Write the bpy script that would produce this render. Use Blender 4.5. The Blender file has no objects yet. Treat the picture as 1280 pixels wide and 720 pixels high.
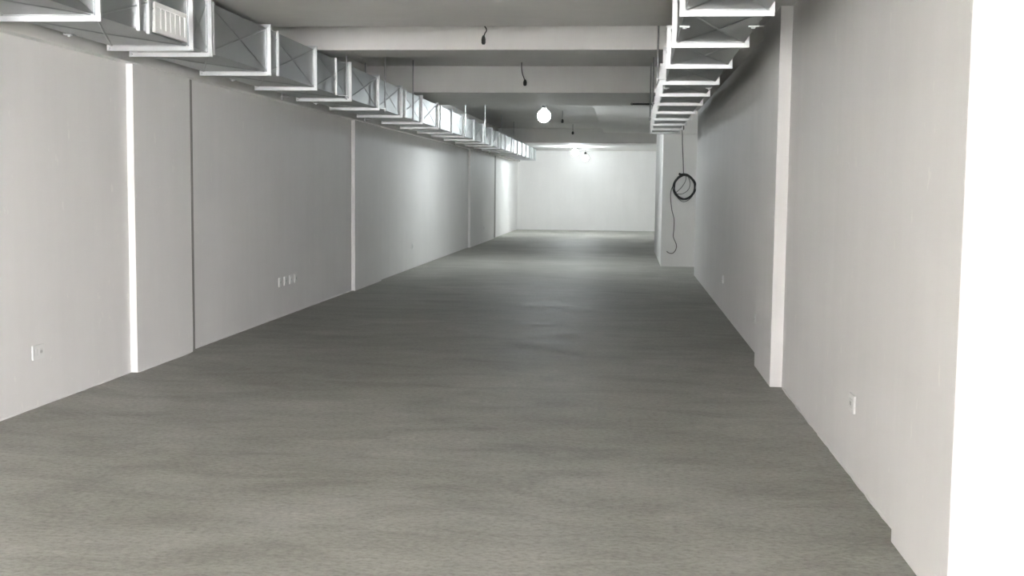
import bpy, bmesh, math, random
from mathutils import Vector, Matrix
random.seed(7)
S = bpy.context.scene
SKY, SUN, LAMP, LAMPF, LAMPE = 64.0, 290.0, 235, 560, 22
COL = S.collection

# ------------------------------------------------------------------ materials
def new_mat(name):
    m = bpy.data.materials.new(name); m.use_nodes = True
    nt = m.node_tree
    return m, nt, nt.nodes['Principled BSDF']

def noise(nt, scale, detail=4, rough=0.6, vec=None, dist=0.0):
    n = nt.nodes.new('ShaderNodeTexNoise')
    n.inputs['Scale'].default_value = scale; n.inputs['Detail'].default_value = detail
    n.inputs['Roughness'].default_value = rough; n.inputs['Distortion'].default_value = dist
    if vec is not None: nt.links.new(vec, n.inputs['Vector'])
    return n

def mapped(nt, scale):
    tc = nt.nodes.new('ShaderNodeNewGeometry'); mp = nt.nodes.new('ShaderNodeMapping')
    mp.inputs['Scale'].default_value = scale
    nt.links.new(tc.outputs['Position'], mp.inputs['Vector'])
    return mp.outputs['Vector']

def ramp(nt, fac, stops):
    r = nt.nodes.new('ShaderNodeValToRGB')
    e = r.color_ramp.elements
    e[0].position, e[0].color = stops[0][0], (*stops[0][1], 1)
    e[1].position, e[1].color = stops[-1][0], (*stops[-1][1], 1)
    for p, c in stops[1:-1]:
        k = e.new(p); k.color = (*c, 1)
    nt.links.new(fac, r.inputs['Fac'])
    return r.outputs['Color']

def mix(nt, a, b, fac, mode='MIX'):
    m = nt.nodes.new('ShaderNodeMix'); m.data_type = 'RGBA'; m.blend_type = mode
    for s, v in ((m.inputs[0], fac), (m.inputs[6], a), (m.inputs[7], b)):
        if hasattr(v, 'is_output'): nt.links.new(v, s)
        elif isinstance(v, (int, float)): s.default_value = v
        else: s.default_value = (*v, 1)
    return m.outputs[2]

def bump(nt, bs, h, strength, dist=0.01):
    b = nt.nodes.new('ShaderNodeBump'); b.inputs['Strength'].default_value = strength
    b.inputs['Distance'].default_value = dist
    nt.links.new(h, b.inputs['Height']); nt.links.new(b.outputs['Normal'], bs.inputs['Normal'])

def paint_mat(name, col, streak=0.05, chips=True):
    m, nt, bs = new_mat(name)
    c0 = tuple(v * (1 - streak) for v in col); c1 = tuple(min(1, v * (1 + streak * .6)) for v in col)
    st = noise(nt, 1.0, 5, .62, mapped(nt, (3.7, 4.3, .5)))
    bl = noise(nt, 1.0, 4, .55, mapped(nt, (.7, .7, .9)))
    a = ramp(nt, st.outputs['Fac'], [(.3, c0), (.7, c1)])
    b = ramp(nt, bl.outputs['Fac'], [(.3, (.95, .95, .945)), (.7, (1, 1, 1))])
    c = mix(nt, a, b, 1.0, 'MULTIPLY')
    if chips:
        ch = noise(nt, 1.0, 3, .5, mapped(nt, (16, 16, 7)))
        k = ramp(nt, ch.outputs['Fac'], [(.70, (0, 0, 0)), (.715, (1, 1, 1))])
        c = mix(nt, c, (.86, .85, .83), k)
    nt.links.new(c, bs.inputs['Base Color'])
    bs.inputs['Roughness'].default_value = .62
    bs.inputs['Specular IOR Level'].default_value = .3
    fine = noise(nt, 1.0, 5, .65, mapped(nt, (40, 40, 12)))
    bump(nt, bs, fine.outputs['Fac'], .12, .006)
    return m

def floor_mat():
    m, nt, bs = new_mat('polished concrete')
    big = noise(nt, 1.0, 6, .62, mapped(nt, (.55, .8, 1)), .6)
    mid = noise(nt, 1.0, 6, .7, mapped(nt, (1.3, 3.0, 1)), .8)
    fin = noise(nt, 1.0, 5, .75, mapped(nt, (30, 45, 1)))
    a = ramp(nt, big.outputs['Fac'], [(.3, FLOOR[0]), (.55, FLOOR[1]), (.75, FLOOR[2])])
    b = ramp(nt, mid.outputs['Fac'], [(.3, (.72, .72, .70)), (.5, (.97, .97, .97)), (.7, (1.15, 1.15, 1.16))])
    c = ramp(nt, fin.outputs['Fac'], [(.28, (.66, .66, .64)), (.5, (1, 1, 1)), (.74, (1.25, 1.25, 1.24))])
    x = mix(nt, mix(nt, a, b, 1.0, 'MULTIPLY'), c, 1.0, 'MULTIPLY')
    nt.links.new(x, bs.inputs['Base Color'])
    r = ramp(nt, mid.outputs['Fac'], [(.3, (.5,) * 3), (.7, (.68,) * 3)])
    nt.links.new(r, bs.inputs['Roughness'])
    bs.inputs['Specular IOR Level'].default_value = .22
    bump(nt, bs, fin.outputs['Fac'], .10, .004)
    return m

def metal_mat(name, col, rough, spangle=.1, metallic=1.0):
    m, nt, bs = new_mat(name)
    v = nt.nodes.new('ShaderNodeTexVoronoi'); v.inputs['Scale'].default_value = 90
    tc = nt.nodes.new('ShaderNodeNewGeometry'); nt.links.new(tc.outputs['Position'], v.inputs['Vector'])
    n = noise(nt, 1.0, 4, .6, mapped(nt, (2.5, 2.5, 2.5)))
    f = mix(nt, v.outputs['Color'], n.outputs['Color'], .88)
    bw = nt.nodes.new('ShaderNodeRGBToBW'); nt.links.new(f, bw.inputs[0])
    c = ramp(nt, bw.outputs[0], [(.3, tuple(x * (1 - spangle) for x in col)), (.7, tuple(min(1, x * (1 + spangle)) for x in col))])
    nt.links.new(c, bs.inputs['Base Color'])
    bs.inputs['Metallic'].default_value = metallic
    r = ramp(nt, bw.outputs[0], [(.3, (rough * .85,) * 3), (.7, (rough * 1.15,) * 3)])
    nt.links.new(r, bs.inputs['Roughness'])
    w = noise(nt, 1.0, 2, .5, mapped(nt, (2.2, 2.2, 2.2)))
    bump(nt, bs, w.outputs['Fac'], .06, .02)
    return m

def plain(name, col, rough=.5, metallic=0.0):
    m, nt, bs = new_mat(name)
    n = noise(nt, 30, 3, .5)
    c = ramp(nt, n.outputs['Fac'], [(.3, tuple(v * .93 for v in col)), (.7, tuple(min(1, v * 1.04) for v in col))])
    nt.links.new(c, bs.inputs['Base Color'])
    bs.inputs['Roughness'].default_value = rough; bs.inputs['Metallic'].default_value = metallic
    return m

def glow(name, col, strength):
    m, nt, bs = new_mat(name)
    bs.inputs['Base Color'].default_value = (.9, .9, .9, 1)
    bs.inputs['Emission Color'].default_value = (*col, 1)
    bs.inputs['Emission Strength'].default_value = strength
    return m

FLOOR = [(.305, .301, .272), (.37, .365, .337), (.435, .43, .405)]
M_WALL = paint_mat('off white wall paint', (.835, .822, .815), .022)
M_PIL = paint_mat('off white pilaster paint', (.835, .822, .815), .02)
M_CEIL = paint_mat('off white ceiling paint', (.80, .785, .775), .03, chips=False)
M_FLOOR = floor_mat()
M_DUCT = metal_mat('galvanised sheet', (.385, .40, .405), .50, .05)
M_FLANGE = metal_mat('bright galvanised angle', (.62, .63, .64), .45, .04, .95)
M_ROD = metal_mat('zinc rod', (.36, .365, .37), .4, .05)
M_BLACK = plain('black plastic', (.015, .015, .015), .45)
M_CABLE = plain('black cable sheath', (.018, .018, .02), .5)
M_GREYC = plain('grey cable sheath', (.10, .10, .10), .5)
M_PLATE = plain('white plastic plate', (.82, .82, .81), .35)
M_INSERT = plain('white switch insert', (.74, .74, .73), .35)
M_SHADE = plain('painted shade grey', (.30, .29, .275), .8)  # dark colour for the strips that imitate shade behind the pilasters
M_DARK = plain('socket slots', (.05, .05, .05), .5)
M_GRILLE = plain('cream grille paint', (.88, .875, .865), .45)
M_PAVE = plain('pavement', (.55, .55, .54), .8)
M_BULB = glow('lit bulb', (.90, .985, 1.0), LAMP)
M_BULBE = glow('lit end bulb', (.90, .985, 1.0), LAMPE)
M_BASE = plain('white bulb base', (.75, .75, .74), .4)
M_BULBF = glow('lit far bulb', (.90, .985, 1.0), LAMPF)

# ------------------------------------------------------------------ mesh helpers
def box(bm, x0, x1, y0, y1, z0, z1):
    v = [bm.verts.new(p) for p in ((x0,y0,z0),(x1,y0,z0),(x1,y1,z0),(x0,y1,z0),(x0,y0,z1),(x1,y0,z1),(x1,y1,z1),(x0,y1,z1))]
    for f in ((0,3,2,1),(4,5,6,7),(0,1,5,4),(1,2,6,5),(2,3,7,6),(3,0,4,7)):
        bm.faces.new([v[i] for i in f])

def lathe(bm, prof, c, n=20, axis='z'):
    rings = []
    for r, h in prof:
        ring = []
        for i in range(n):
            a = 2 * math.pi * i / n
            p = (r * math.cos(a), r * math.sin(a), h) if axis == 'z' else (h, r * math.cos(a), r * math.sin(a))
            ring.append(bm.verts.new((c[0] + p[0], c[1] + p[1], c[2] + p[2])))
        rings.append(ring)
    for a, b in zip(rings, rings[1:]):
        for i in range(n):
            bm.faces.new((a[i], a[(i + 1) % n], b[(i + 1) % n], b[i]))
    bm.faces.new(rings[0][::-1]); bm.faces.new(rings[-1])

def tube(bm, pts, r, n=8):
    pts = [Vector(p) for p in pts]
    rings = []; up = None
    for i, p in enumerate(pts):
        t = (pts[min(i + 1, len(pts) - 1)] - pts[max(i - 1, 0)]).normalized()
        if up is None: up = t.orthogonal().normalized()
        up = (up - t * up.dot(t)).normalized()
        s = t.cross(up)
        rings.append([bm.verts.new(p + r * (math.cos(2*math.pi*k/n) * up + math.sin(2*math.pi*k/n) * s)) for k in range(n)])
    for a, b in zip(rings, rings[1:]):
        for i in range(n):
            bm.faces.new((a[i], a[(i+1) % n], b[(i+1) % n], b[i]))
    bm.faces.new(rings[0][::-1]); bm.faces.new(rings[-1])

def smooth_path(pts, sub=6):
    P = [Vector(p) for p in pts]; out = []
    for i in range(len(P) - 1):
        p0, p1, p2, p3 = P[max(i-1, 0)], P[i], P[i+1], P[min(i+2, len(P)-1)]
        for k in range(sub):
            t = k / sub
            out.append(.5 * ((2*p1) + (p2-p0)*t + (2*p0-5*p1+4*p2-p3)*t*t + (-p0+3*p1-3*p2+p3)*t**3))
    out.append(P[-1]); return out

def link(name, bm, mat, parent=None, smooth=False, bevel=0):
    bmesh.ops.recalc_face_normals(bm, faces=bm.faces)
    if bevel:
        bmesh.ops.bevel(bm, geom=list(bm.edges), offset=bevel, segments=2, affect='EDGES', profile=.6)
    me = bpy.data.meshes.new(name); bm.to_mesh(me); bm.free()
    for mm in (mat if isinstance(mat, (list, tuple)) else [mat]): me.materials.append(mm)
    if smooth:
        for p in me.polygons: p.use_smooth = True
    o = bpy.data.objects.new(name, me); COL.objects.link(o)
    if parent: o.parent = parent
    return o

def B(*boxes):
    bm = bmesh.new()
    for b in boxes: box(bm, *b)
    return bm

def tag(o, label, cat, group=None):
    o['label'] = label; o['category'] = cat
    if group: o['group'] = group
    return o

def thing(name, label, cat, loc, group=None, rotz=0):
    o = bpy.data.objects.new(name, None); COL.objects.link(o)
    o.empty_display_size = .1; o.location = loc; o.rotation_euler = (0, 0, rotz)
    return tag(o, label, cat, group)

def struct(name, bm, mat, label=None, cat=None, bevel=0):
    o = link(name, bm, mat, bevel=bevel); o['kind'] = 'structure'
    if label: o['label'] = label; o['category'] = cat
    return o

# ------------------------------------------------------------------ room shell
YF, YB = -9.0, 41.4                 # added unseen front with daylight openings, far wall
LX, LP = -3.90, -3.845              # left wall, left pilaster face
RX, RP = 1.21, 1.12                 # right wall, right pilaster face
ZLOW, ZSLAB, TOP = 2.87, 3.25, 3.55
struct('floor', B((-10.3, 7.3, YF, 41.7, -.2, 0)), M_FLOOR, 'mottled grey polished concrete floor running the length of the room', 'floor')
struct('pavement', B((-50, 50, -60, YF, -.22, -.02)), M_PAVE, 'grey paving outside the added unseen front openings', 'pavement')
struct('wall_left', B((-4.2, LX, 5.4, 41.7, 0, TOP), (-10.3, -4.2, 5.4, 5.7, 0, TOP), (-10.3, -10.0, YF, 5.4, 0, TOP)), M_WALL, 'long off-white left wall under the wide air duct', 'wall')
struct('wall_back', B((LX, 4.2, YB, 41.7, 0, TOP)), M_WALL, 'brightly lit white wall closing the far end', 'wall')
# right wall: near return facing the added unseen front openings, bay walls, recess beside the column, far wall
struct('wall_right', B((RX, 1.75, 4.98, 20.4, 0, TOP), (1.75, 2.0, 4.3, 41.4, 0, TOP)), M_WALL,
       'off-white right wall between the near return and the cable column', 'wall')
struct('wall_front', B((RP + .04, 7.3, 4.12, 4.98, 0, TOP), (7.0, 7.3, YF, 4.12, 0, TOP), (-8.4, -3.9, YF, YF + .25, 0, TOP), (-.4, 2.3, YF, YF + .25, 0, TOP), (-3.9, -.4, YF, YF + .25, 1.15, TOP), (1.55, 1.75, .8, 4.12, 0, TOP)), M_WALL,  # side fin and front segments added out of view to block and steer daylight
       'bright white wall return nearest the camera on the right, plus added unseen daylight blockers', 'wall', bevel=.006)
# pilasters
for i, (y0, y1, lab) in enumerate(((8.75, 9.93, 'pilaster on the left wall nearest the camera, before the row of four sockets'),
                      (16.17, 17.95, 'pilaster on the left wall just past the row of four sockets'),
                      (28.4, 33.6, 'broad pilaster on the left wall closest to the far wall'))):
    struct('pilaster', B((LX - .12, LP, y0, y1, 0, 2.44)), M_PIL, lab, 'pilaster', bevel=.004)
struct('pilaster', B((RP, RX + .05, 8.88, 9.95, 0, ZLOW + .05)), M_PIL, 'pilaster on the right wall beyond the socket, with a bright front edge', 'pilaster', bevel=.004)
struct('shade_strip_1', B((LX - .02, LX + .004, 10.07, 10.115, 0, 2.43)), M_SHADE, 'narrow painted shade line beside the near left pilaster', 'painted shade')  # shade behind the near pilaster, painted as a dark strip on the wall
struct('shade_strip_2', B((LX - .02, LX + .004, 34.0, 34.45, 0, 2.43)), M_SHADE, 'painted shade strip at the far edge of the far left pilaster', 'painted shade')  # wider dark strip standing in for shade past the far pilaster
def plaster_lip(name, x, side, y0, y1, label):
    """ragged ridge of plaster left along the foot of a wall"""
    bm = bmesh.new(); prev = None; y = y0
    rows = []
    while y < y1:
        h = random.uniform(.006, .016) * (1.7 if random.random() < .12 else 1); d = random.uniform(.004, .011)
        rows.append([bm.verts.new(p) for p in ((x, y, 0), (x + side * d, y, 0), (x + side * d * .8, y, h * .7), (x, y, h))])
        y += random.uniform(.04, .16)
    for a, b in zip(rows, rows[1:]):
        for i in range(3): bm.faces.new((a[i], a[i + 1], b[i + 1], b[i]))
    bm.faces.new(rows[0]); bm.faces.new(rows[-1])
    return struct(name, bm, M_WALL, label, 'plaster')
plaster_lip('baseboard_left', LX, 1, 5.5, 8.74, 'ragged plaster ridge at the foot of the left wall before the first pilaster')
plaster_lip('baseboard_left', LP, 1, 8.76, 9.92, 'ragged plaster ridge at the foot of the near left pilaster')
plaster_lip('baseboard_left', LX, 1, 10.13, 16.15, 'ragged plaster ridge at the foot of the left wall under the four sockets')
plaster_lip('baseboard_right', RX, -1, 4.99, 8.87, 'ragged plaster ridge at the foot of the right wall under the socket')
struct('column', B((.69, 1.8, 22.6, 27.75, 0, TOP)), M_PIL, 'square white column carrying the coiled black cable', 'column', bevel=.008)
# ceiling: low soffit near the front, slab behind it, low soffit at the far end
struct('ceiling', B((-10.3, 7.3, YF, 41.7, ZSLAB, TOP)), M_CEIL, 'painted concrete ceiling slab above the beams', 'ceiling')
def beam(x0, x1, y0, y1, z0, lab):
    return struct('ceiling_beam', B((x0, x1, y0, y1, z0, ZSLAB + .02)), M_CEIL, lab, 'beam', bevel=.006)
beam(-10.2, 7.2, YF, 9.93, ZLOW, 'wide flat soffit nearest the camera, its far edge crossing above the near pilasters')
beam(-4.0, 1.4, 11.62, 12.25, ZLOW, 'second cross beam from the camera, behind the first dangling lamp wire')
beam(-4.0, 1.4, 16.8, 19.35, ZLOW, 'third cross beam from the camera, behind the second dangling lamp wire')
beam(-4.0, 1.8, 34.2, 41.5, 2.83, 'low far soffit above the two distant bulbs')
beam(-.645, 1.9, 19.2, 31.9, 3.02, 'smooth lowered soffit panel beyond the right duct')
beam(-4.0, -3.815, 5.45, 41.5, 2.43, 'long edge beam running along the top of the left wall behind the duct')
beam(.95, 1.4, 9.94, 20.4, ZLOW - .008, 'edge beam running along the top of the right wall behind the duct')
beam(.72, 1.8, 22.5, 22.7, 2.56, 'short beam over the column front at the end of the right duct')

# ------------------------------------------------------------------ ducts
def cross_panel(bm, a, b, c, d, nrm, push):
    """sheet a-b-c-d with a pressed X: four facets rising to a centre, ridged along the diagonals"""
    vs = [Vector(p) for p in (a, b, c, d)]; n = Vector(nrm)
    ctr = sum(vs, Vector()) / 4 + n * push
    cv = bm.verts.new(ctr)
    w = .008
    corner = [bm.verts.new(p) for p in vs]
    for i in range(4):
        bm.faces.new((corner[i], corner[(i + 1) % 4], cv))
    for i in range(4):                       # the pressed crease itself: a thin raised bead
        dirv = (ctr - vs[i]); L = dirv.length; dirv /= L
        s = dirv.cross(n).normalized() * w
        p0 = vs[i] + dirv * .03; p1 = ctr
        q = [bm.verts.new(p) for p in (p0 - s, p0 + s, p1 + s, p1 - s)]
        t = [bm.verts.new((p0 + p1) / 2 * 0 + p + n * .005) for p in (p0, p1)]
        bm.faces.new((q[0], t[0], t[1], q[3])); bm.faces.new((t[0], q[1], q[2], t[1])); bm.faces.new((q[0], q[1], t[0]))

def duct_section(parent, w, z0, z1, y0, y1, push=.012):
    bm = bmesh.new()
    A = [(0, y0, z0), (w, y0, z0), (w, y0, z1), (0, y0, z1)]
    C = [(0, y1, z0), (w, y1, z0), (w, y1, z1), (0, y1, z1)]
    N = [(0, 0, -1), (1, 0, 0), (0, 0, 1), (-1, 0, 0)]
    for i in range(4):
        j = (i + 1) % 4
        cross_panel(bm, A[i], A[j], C[j], C[i], N[i], push)
    me = bpy.data.meshes.new('duct_section')
    bm.to_mesh(me); bm.free(); me.materials.append(M_DUCT)
    o = bpy.data.objects.new('duct_section', me); COL.objects.link(o); o.parent = parent
    return o

def flange(parent, w, z0, z1, y, wide=.034, name='flange'):
    """L-angle ring round the duct: upstanding leg plus a leg lying on the sheet, bolts in the corners"""
    bm = bmesh.new(); t = .009; g = wide; e = .004; L = .034
    def ring(x0, x1, a0, a1, ya, yb, th):
        box(bm, x0, x1, ya, yb, a0, a0 + th); box(bm, x0, x1, ya, yb, a1 - th, a1)
        box(bm, x0, x0 + th, ya, yb, a0 + th, a1 - th); box(bm, x1 - th, x1, ya, yb, a0 + th, a1 - th)
    ring(-g, w + g, z0 - g, z1 + g, y - t, y + t, g)
    ring(-e, w + e, z0 - e, z1 + e, y - L, y - t, e); ring(-e, w + e, z0 - e, z1 + e, y + t, y + L, e)
    for cx in (-g / 2, w + g / 2):
        for cz in (z0 - g / 2, z1 + g / 2):
            lathe_y(bm, .009, cx, y - t - .012, y + t + .012, cz)
    o = link(name, bm, [M_FLANGE, M_DUCT], parent)
    for p in o.data.polygons:
        if abs(p.center.y - y) > t + .002 and p.area > 5e-5 and abs(p.normal.y) < .5: p.material_index = 1
    return o

def lathe_y(bm, r, x, ya, yb, z, n=6):
    a = [bm.verts.new((x + r*math.cos(2*math.pi*i/n), ya, z + r*math.sin(2*math.pi*i/n))) for i in range(n)]
    b = [bm.verts.new((x + r*math.cos(2*math.pi*i/n), yb, z + r*math.sin(2*math.pi*i/n))) for i in range(n)]
    for i in range(n): bm.faces.new((a[i], a[(i+1) % n], b[(i+1) % n], b[i]))
    bm.faces.new(a[::-1]); bm.faces.new(b)

def clip(parent, x, y, z, sx):
    """small bent sheet clamp gripping the duct edge, with its screw"""
    bm = bmesh.new()
    box(bm, x - .03, x + .03, y - .02, y + .02, z - .008, z)
    box(bm, x + sx * .024 - .004, x + sx * .024 + .004, y - .02, y + .02, z, z + .035)
    lathe(bm, [(.012, -.018), (.012, -.008)], (x, y, z), 8)
    return link('edge_clip', bm, M_FLANGE, parent)

# left duct -- local frame: x from the wall-side skin (0) to the room-side skin (w)
WL, ZL0, ZL1 = .557, 2.459, 2.821
yL0 = 3.4
left = thing('air_duct', 'long galvanised air duct with crossed panels along the left wall', 'duct',
             (-3.6, yL0, 0), rotz=.0022)
jl = [3.42, 5.0, 6.45, 7.88, 8.25, 9.66, 11.14, 12.58, 14.03, 15.5, 17.1, 18.55, 20.1, 21.58, 23.12, 24.68, 26.25, 27.85, 29.35, 31.0, 32.65, 34.1, 35.5, 36.9, 38.2, 39.4]
for k, y in enumerate(jl):
    ly = y - yL0
    if k + 1 < len(jl):
        n_ = jl[k + 1] - yL0
        sec = duct_section(left, WL, ZL0, ZL1, ly, n_, .004 if jl[k+1] - y < .6 else random.uniform(.004, .008))
        if abs(y - 6.45) < .01:
            # supply grille let into the room-side face of this section
            bm = bmesh.new(); x0 = WL + .001
            ya, yb, za, zb = ly + .80, n_ - .09, ZL0 + .012, ZL0 + .205
            for bb in ((ya, yb, za, za + .03), (ya, yb, zb - .03, zb), (ya, ya + .03, za + .03, zb - .03), (yb - .03, yb, za + .03, zb - .03)):
                box(bm, x0, x0 + .022, bb[0], bb[1], bb[2], bb[3])
            gr = link('vent_grille', bm, M_GRILLE, sec, bevel=.002); gr['label'] = 'cream vent grille with upright blades'
            bm = bmesh.new(); nb = 6
            for i in range(nb):
                yy = ya + .065 + (yb - ya - .13) * i / (nb - 1)
                box(bm, x0 + .004, x0 + .014, yy - .034, yy + .034, za + .028, zb - .028)
            link('grille_blades', bm, M_GRILLE, sec)
    flange(left, WL, ZL0, ZL1, ly)
for y in (7.02, 7.17, 8.33, 9.93, 11.98, 15.83, 18.9):       # flat upright stiffeners on the room side
    link('stiffener_bar', B((WL, WL + .022, y - yL0 - .014, y - yL0 + .014, ZL0 - .012, ZL1 + .01)), M_FLANGE, left, bevel=.002)
for y in (7.25, 10.4, 13.3, 19.3): clip(left, 0.0, y - yL0, ZL0, -1)

# right duct
WR, ZR0, ZR1 = .455, 2.498, 2.772
yR0 = 3.6
right = thing('air_duct', 'narrower galvanised air duct along the right wall, ending above the cable column', 'duct',
              (.285, yR0, 0), rotz=-.0085)
jr = [3.62, 5.15, 6.62, 8.06, 9.44, 10.9, 12.27, 13.6, 15.1, 16.5, 17.85, 19.2, 20.55]
for k, y in enumerate(jr):
    ly = y - yR0
    if k + 1 < len(jr): duct_section(right, WR, ZR0, ZR1, ly, jr[k + 1] - yR0, random.uniform(.004, .008))
    flange(right, WR, ZR0, ZR1, ly)
link('end_cap', B((.0, WR, 20.545 - yR0, 20.56 - yR0, ZR0, ZR1)), M_DUCT, right)
for y in (7.25, 11.6): clip(right, .02, y - yR0, ZR0, 1); clip(right, WR - .02, y - yR0, ZR0, -1)

# ------------------------------------------------------------------ hanger rods
def rod(x, y, ztop, zbot, label, group, side, zbr):
    r = thing('hanger_rod', label, 'rod', (x, y, zbot), group)
    bm = bmesh.new(); lathe(bm, [(.009, 0), (.009, ztop - zbot)], (0, 0, 0), 8); link('rod', bm, M_ROD, r, smooth=False)
    bm = bmesh.new()
    box(bm, min(0, side * .07) - .012, max(0, side * .07) + .012, -.018, .018, zbr - zbot - .006, zbr - zbot)
    link('bracket', bm, M_FLANGE, r)
    bm = bmesh.new(); lathe(bm, [(.016, zbr - zbot - .022), (.016, zbr - zbot - .006)], (0, 0, 0), 6); link('nut', bm, M_ROD, r)
names = ['nearest', 'second', 'third', 'fourth', 'fifth', 'sixth', 'seventh']
def lx(y): return -3.6 + WL - .0022 * (y - yL0)
for i, y in enumerate((12.13, 14.12, 16.02, 21.35, 24.4, 27.65, 30.8)):
    top = ZLOW if (16.8 < y < 19.35) else ZSLAB
    rod(lx(y) + .085, y, top, 2.41, f'{names[i]} hanger rod on the room side of the left duct', 'room side hanger rods of the left duct', -1, 2.455)
    if i in (0, 2, 4, 6):
        k = ['nearest', 'second', 'third', 'farthest'][i // 2]
        rod(lx(y) - WL - .11, (12.3, 16.35, 25.3, 31.7)[i // 2], top, 2.41, f'{k} hanger rod on the wall side of the left duct', 'wall side hanger rods of the left duct', 1, 2.455)
for i, y in enumerate((10.6, 13.5, 16.3)):
    rod(.285 + .0085 * (y - yR0) - .085, y, ZSLAB, 2.45, f'{names[i]} hanger rod beside the right duct', 'hanger rods of the right duct', 1, 2.494)
r = thing('support_bar', 'thin dark horizontal bar sticking out from the top of the right duct', 'bar', (.4, 18.4, 2.83))
bm = bmesh.new(); lathe(bm, [(.013, -.36), (.013, .12)], (0, 0, .0), 8, 'x'); link('bar', bm, M_BLACK, r)
bm = bmesh.new(); lathe(bm, [(.022, -.01), (.022, .01)], (-.34, 0, 0), 6, 'x'); link('nut', bm, M_ROD, r)
bm = bmesh.new(); lathe(bm, [(.006, 0), (.006, .05)], (.0, 0, 0), 6); link('stem', bm, M_ROD, r)

# ------------------------------------------------------------------ bulbs and bare lamp wires
def wire_pts(x0, z0, z1, amp):
    n = 6
    return smooth_path([(x0 + amp * math.sin(i * 1.9) * (i / n) * (1 - .3 * i / n), amp * .5 * math.cos(i * 2.3) * i / n, z1 + (z0 - z1) * i / n) for i in range(n + 1)][::1])
def bulb(x, y, z, ceil, r, label, mat):
    t = thing('light_bulb', label, 'bulb', (x, y, z), 'lit bulbs')
    bm = bmesh.new(); prof = [(.001, -r)]
    for i in range(1, 13):
        a = -math.pi/2 + i * math.pi * .80 / 12
        prof.append((r * math.cos(a), r * math.sin(a)))
    lathe(bm, prof, (0, 0, 0), 24); link('bulb', bm, mat, t, smooth=True)
    bm = bmesh.new(); lathe(bm, [(r*.60, r*.80), (r*.5, r*.95), (r*.36, r*1.2)], (0, 0, 0), 24); link('bulb_neck', bm, M_BASE, t, smooth=True)
    bm = bmesh.new(); lathe(bm, [(r*.34, r*1.18), (r*.38, r*1.25), (r*.38, r*1.6), (r*.2, r*1.75)], (0, 0, 0), 16); link('lamp_socket', bm, M_BLACK, t)
    h = ceil - z
    if h > r * 1.75:
        bm = bmesh.new(); tube(bm, [(0, 0, r*1.7), (.004, 0, (h + r*1.7)/2), (0, 0, h)], .005, 6); link('wire', bm, M_CABLE, t)
bulb(-1.61, 22.4, 2.885, ZSLAB, .125, 'glowing bulb nearest the camera, hanging beyond the third beam', M_BULB)
bulb(-1.665, 37.2, 2.645, 2.83, .105, 'glowing bulb left of the far pair, under the far soffit', M_BULBF)
bulb(-1.45, 40.6, 2.56, 2.83, .115, 'glowing bulb right of the far pair, close to the far wall', M_BULBE)

def dead_wire(pts, rs, label):
    x, y, z = pts[0]
    t = thing('lamp_wire', label, 'wire', (x, y, z), 'dangling lamp wires')
    loc = [(p[0] - x, p[1] - y, p[2] - z) for p in pts]
    bm = bmesh.new(); tube(bm, smooth_path(loc), .0065, 6); link('wire', bm, M_CABLE, t)
    bm = bmesh.new(); lathe(bm, [(.006, .045), (rs * .7, .03), (rs, .005), (rs * .95, -.03), (rs * .6, -.045)], (0, 0, -.02), 14)
    link('lamp_socket', bm, M_BLACK, t, smooth=True)
dead_wire([(-1.412, 11.3, 2.95), (-1.40, 11.3, 2.99), (-1.385, 11.31, 3.03), (-1.42, 11.3, 3.1), (-1.43, 11.3, 3.25)], .022,
          'black lamp socket dangling on a kinked wire before the second beam')
dead_wire([(-1.445, 16.3, 2.99), (-1.46, 16.3, 3.03), (-1.485, 16.3, 3.10), (-1.495, 16.3, 3.17), (-1.495, 16.3, 3.25)], .026,
          'small black lamp socket on a slanting wire before the third beam')
dead_wire([(-1.478, 26.4, 3.04), (-1.478, 26.4, 3.10), (-1.475, 26.4, 3.18), (-1.478, 26.4, 3.25)], .03,
          'tiny dark lamp socket hanging right of the nearest glowing bulb')
dead_wire([(-1.495, 31.9, 3.035), (-1.495, 31.9, 3.10), (-1.497, 31.9, 3.18), (-1.495, 31.9, 3.25)], .033,
          'tiny dark lamp socket hanging above the far pair of bulbs')

# ------------------------------------------------------------------ wall sockets
def socket(x, y, z, face, label, wy=.1, h=.095, group=None, kind=1):
    """plate on a side wall; face=+1 looks towards +x"""
    t = thing('wall_socket', label, 'socket', (x, y, z - h / 2), group)
    def bx(a, b, ya, yb, za, zb): return (min(face*a, face*b), max(face*a, face*b), ya, yb, za + h/2, zb + h/2)
    bm = B(bx(0, .011, -wy/2, wy/2, -h/2, h/2)); link('cover_plate', bm, M_PLATE, t, bevel=.003)
    if kind == 1:
        bm = B(bx(.010, .015, -wy*.27, -wy*.10, -h*.22, h*.22)); link('rocker', bm, M_INSERT, t, bevel=.0015)
        bm = bmesh.new(); box(bm, *bx(.010, .0135, wy*.04, wy*.30, -h*.2, h*.2)); ins = link('socket_insert', bm, M_INSERT, t, bevel=.0015)
        link('slots', B(bx(.0130, .0138, wy*.10, wy*.13, -h*.09, h*.09), bx(.0130, .0138, wy*.20, wy*.23, -h*.09, h*.09)), M_DARK, ins)
    else:
        bm = B(bx(.010, .014, -wy*.26, wy*.26, -h*.26, h*.26)); ins = link('socket_insert', bm, M_INSERT, t, bevel=.0015)
        link('slots', B(bx(.0136, .0144, -wy*.12, -wy*.07, -h*.1, h*.1), bx(.0136, .0144, wy*.07, wy*.12, -h*.1, h*.1)), M_DARK, ins)
socket(LX, 7.293, .371, 1, 'white double socket plate low on the left wall nearest the camera', .155, .098)
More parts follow.
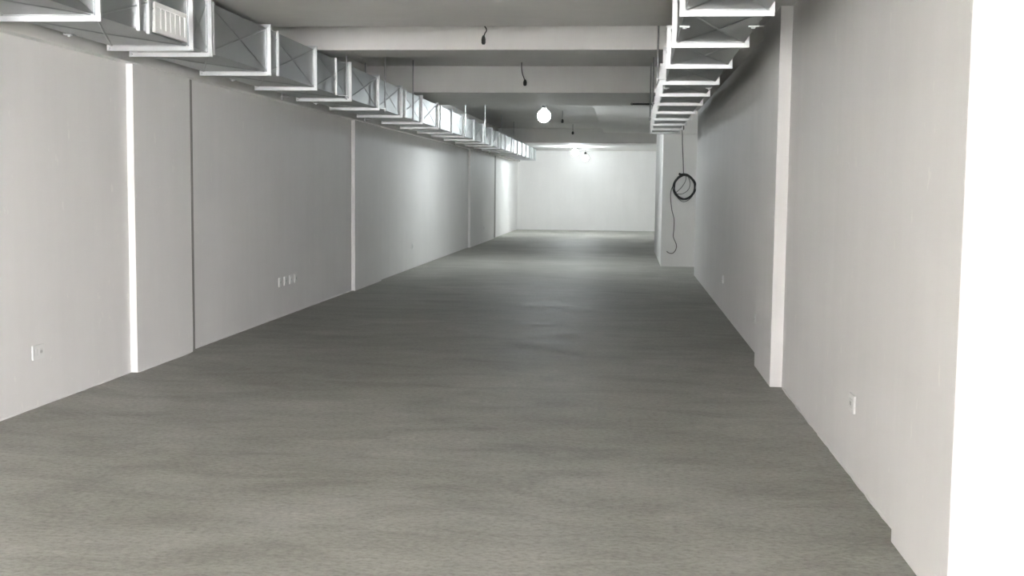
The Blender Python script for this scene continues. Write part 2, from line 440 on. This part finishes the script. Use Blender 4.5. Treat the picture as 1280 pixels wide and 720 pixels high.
for y, lab in zip((12.72, 12.93, 13.14, 13.345), ('first of the four sockets in a row on the left wall, nearest the camera',
        'second of the four sockets in a row on the left wall', 'third of the four sockets in a row on the left wall',
        'last of the four sockets in a row on the left wall, farthest away')):
    socket(LX, y, .40, 1, lab, .10, .10, 'row of four sockets on the left wall', 2)
socket(LX, 20.9, .40, 1, 'faint white socket on the brightly lit stretch of left wall', .1, .1, None, 2)
socket(LP, 31.2, .40, 1, 'faint white socket on the far broad left pilaster', .1, .1, None, 2)
socket(RX, 6.14, .388, -1, 'white socket plate on the right wall before the near pilaster', .13, .095, None, 2)
socket(RX, 14.36, .40, -1, 'small white socket on the right wall beyond the pilaster', .10, .095, None, 2)
socket(RX, 10.72, .32, -1, 'white socket half hidden behind the right pilaster', .10, .095, None, 2)

# ------------------------------------------------------------------ coiled cable on the column
YC = 22.57
coil = thing('cable_coil', 'coil of black cable hanging down the white column from the right duct', 'cable', (1.1, YC, .25))
def W(pts): return [(p[0] - 1.1, p[1] - YC, p[2] - .25) for p in pts]
bm = bmesh.new()
for k in range(7):                                   # main bundle, several turns lying together
    pts = []; ph = random.uniform(0, 6)
    for i in range(41):
        a = 2 * math.pi * i / 40
        rr = .205 + .012 * math.sin(a * 2 + ph) + random.uniform(-.002, .002) + .006 * (k % 3 - 1)
        pts.append((1.115 + rr * math.cos(a), YC - .012 - .008 * (k % 4) + .004 * math.sin(a * 3 + ph), 1.545 + rr * 1.12 * math.sin(a)))
    tube(bm, W(pts), .0085, 7)
link('coil_loops', bm, M_CABLE, coil, smooth=True)
bm = bmesh.new()
for pts in ([(1.14, YC-.03, 1.76), (1.13, YC-.035, 1.66), (1.06, YC-.03, 1.54), (.98, YC-.03, 1.46), (.93, YC-.03, 1.43)],
            [(1.18, YC-.03, 1.75), (1.22, YC-.035, 1.62), (1.19, YC-.035, 1.50), (1.09, YC-.03, 1.42), (.98, YC-.03, 1.41)],
            [(.93, YC-.03, 1.46), (.99, YC-.03, 1.34), (1.08, YC-.03, 1.265), (1.18, YC-.03, 1.285), (1.27, YC-.03, 1.37)]):
    tube(bm, W(smooth_path(pts)), .006, 6)
link('loose_loops', bm, M_GREYC, coil, smooth=True)
bm = bmesh.new(); tube(bm, W(smooth_path([(1.00, YC-.03, 1.80), (1.05, YC-.035, 1.785), (1.10, YC-.045, 1.79), (1.17, YC-.04, 1.775), (1.22, YC-.03, 1.74)])), .021, 8)
link('tape_tie', bm, M_BLACK, coil, smooth=True)
bm = bmesh.new(); tube(bm, W(smooth_path([(.905, YC-.02, 1.59), (.86, YC-.02, 1.47), (.855, YC-.02, 1.33), (.885, YC-.02, 1.1), (.93, YC-.02, .92), (.93, YC-.02, .72), (.925, YC-.02, .58), (.985, YC-.02, .43), (.975, YC-.02, .33), (.92, YC-.02, .265), (.85, YC-.02, .265), (.80, YC-.02, .30)])), .0085, 7)
link('hanging_tail', bm, M_GREYC, coil, smooth=True)
bm = bmesh.new()
tube(bm, W(smooth_path([(1.09, YC-.03, 1.79), (1.075, YC-.03, 2.1), (1.055, YC-.04, 2.38), (1.045, YC-.12, 2.58), (.96, 21.3, 2.62), (.88, 20.62, 2.60)])), .009, 7)
link('riser', bm, M_GREYC, coil, smooth=True)
bm = bmesh.new(); lathe(bm, [(.03, -.05), (.055, -.03), (.055, .03), (.03, .05)], (.955 - 1.1, 21.0 - YC, 2.60 - .25), 12); link('cable_gland', bm, M_BLACK, coil, smooth=True)

# ------------------------------------------------------------------ light: daylight through the added unseen front openings, bulbs inside
w = bpy.data.worlds.new('sky'); S.world = w; w.use_nodes = True
bg = w.node_tree.nodes['Background']
bg.inputs['Color'].default_value = (1.0, .995, 1.0, 1); bg.inputs['Strength'].default_value = SKY
for x0, x1, h in ((-10.0, -8.4, 2.87), (-3.9, -.4, 1.15), (2.3, 7.0, 2.87)):   # unseen front openings, placed and sized to steer daylight; the middle one kept low
    pl = bpy.data.lights.new('daylight_portal', 'AREA'); pl.shape = 'RECTANGLE'; pl.size = x1 - x0; pl.size_y = h
    pl.cycles.is_portal = True
    po = bpy.data.objects.new('daylight_portal', pl); COL.objects.link(po)
    po.location = ((x0 + x1) / 2, YF, h / 2); po.rotation_euler = (math.radians(90), 0, 0)
sun = bpy.data.lights.new('sun', 'SUN'); sun.energy = SUN; sun.angle = math.radians(2)
so = bpy.data.objects.new('sun', sun); COL.objects.link(so); so.rotation_euler = (math.radians(20), 0, 0)

# ------------------------------------------------------------------ camera
f = 1440.0
def nv(v): return v.normalized()
dy = nv(Vector(((783 - 640) / f, -(236 - 360) / f, -1)))
dz = -nv(Vector(((460 - 640) / f, -(16967 - 360) / f, -1)))
dz = nv(dz - dy * dz.dot(dy)); dx = dy.cross(dz)
R = Matrix((dx, dy, dz))                    # rows: world axes in camera space -> camera-to-world rotation
cam = bpy.data.cameras.new('camera'); cam.sensor_width = 36; cam.lens = 36 * f / 1280
cam.clip_start = .05; cam.clip_end = 200
co = bpy.data.objects.new('camera', cam); COL.objects.link(co)
m4 = R.to_4x4(); m4.translation = Vector((0, 0, 1.5)); co.matrix_world = m4
S.camera = co

S.view_settings.view_transform = 'Standard'; S.view_settings.look = 'None'
S.view_settings.gamma = 1; S.view_settings.use_curve_mapping = False; S.view_settings.exposure = 0
S.cycles.use_denoising = True; S.cycles.max_bounces = 12; S.cycles.diffuse_bounces = 8
S.cycles.sample_clamp_indirect = 60; S.cycles.caustics_reflective = False
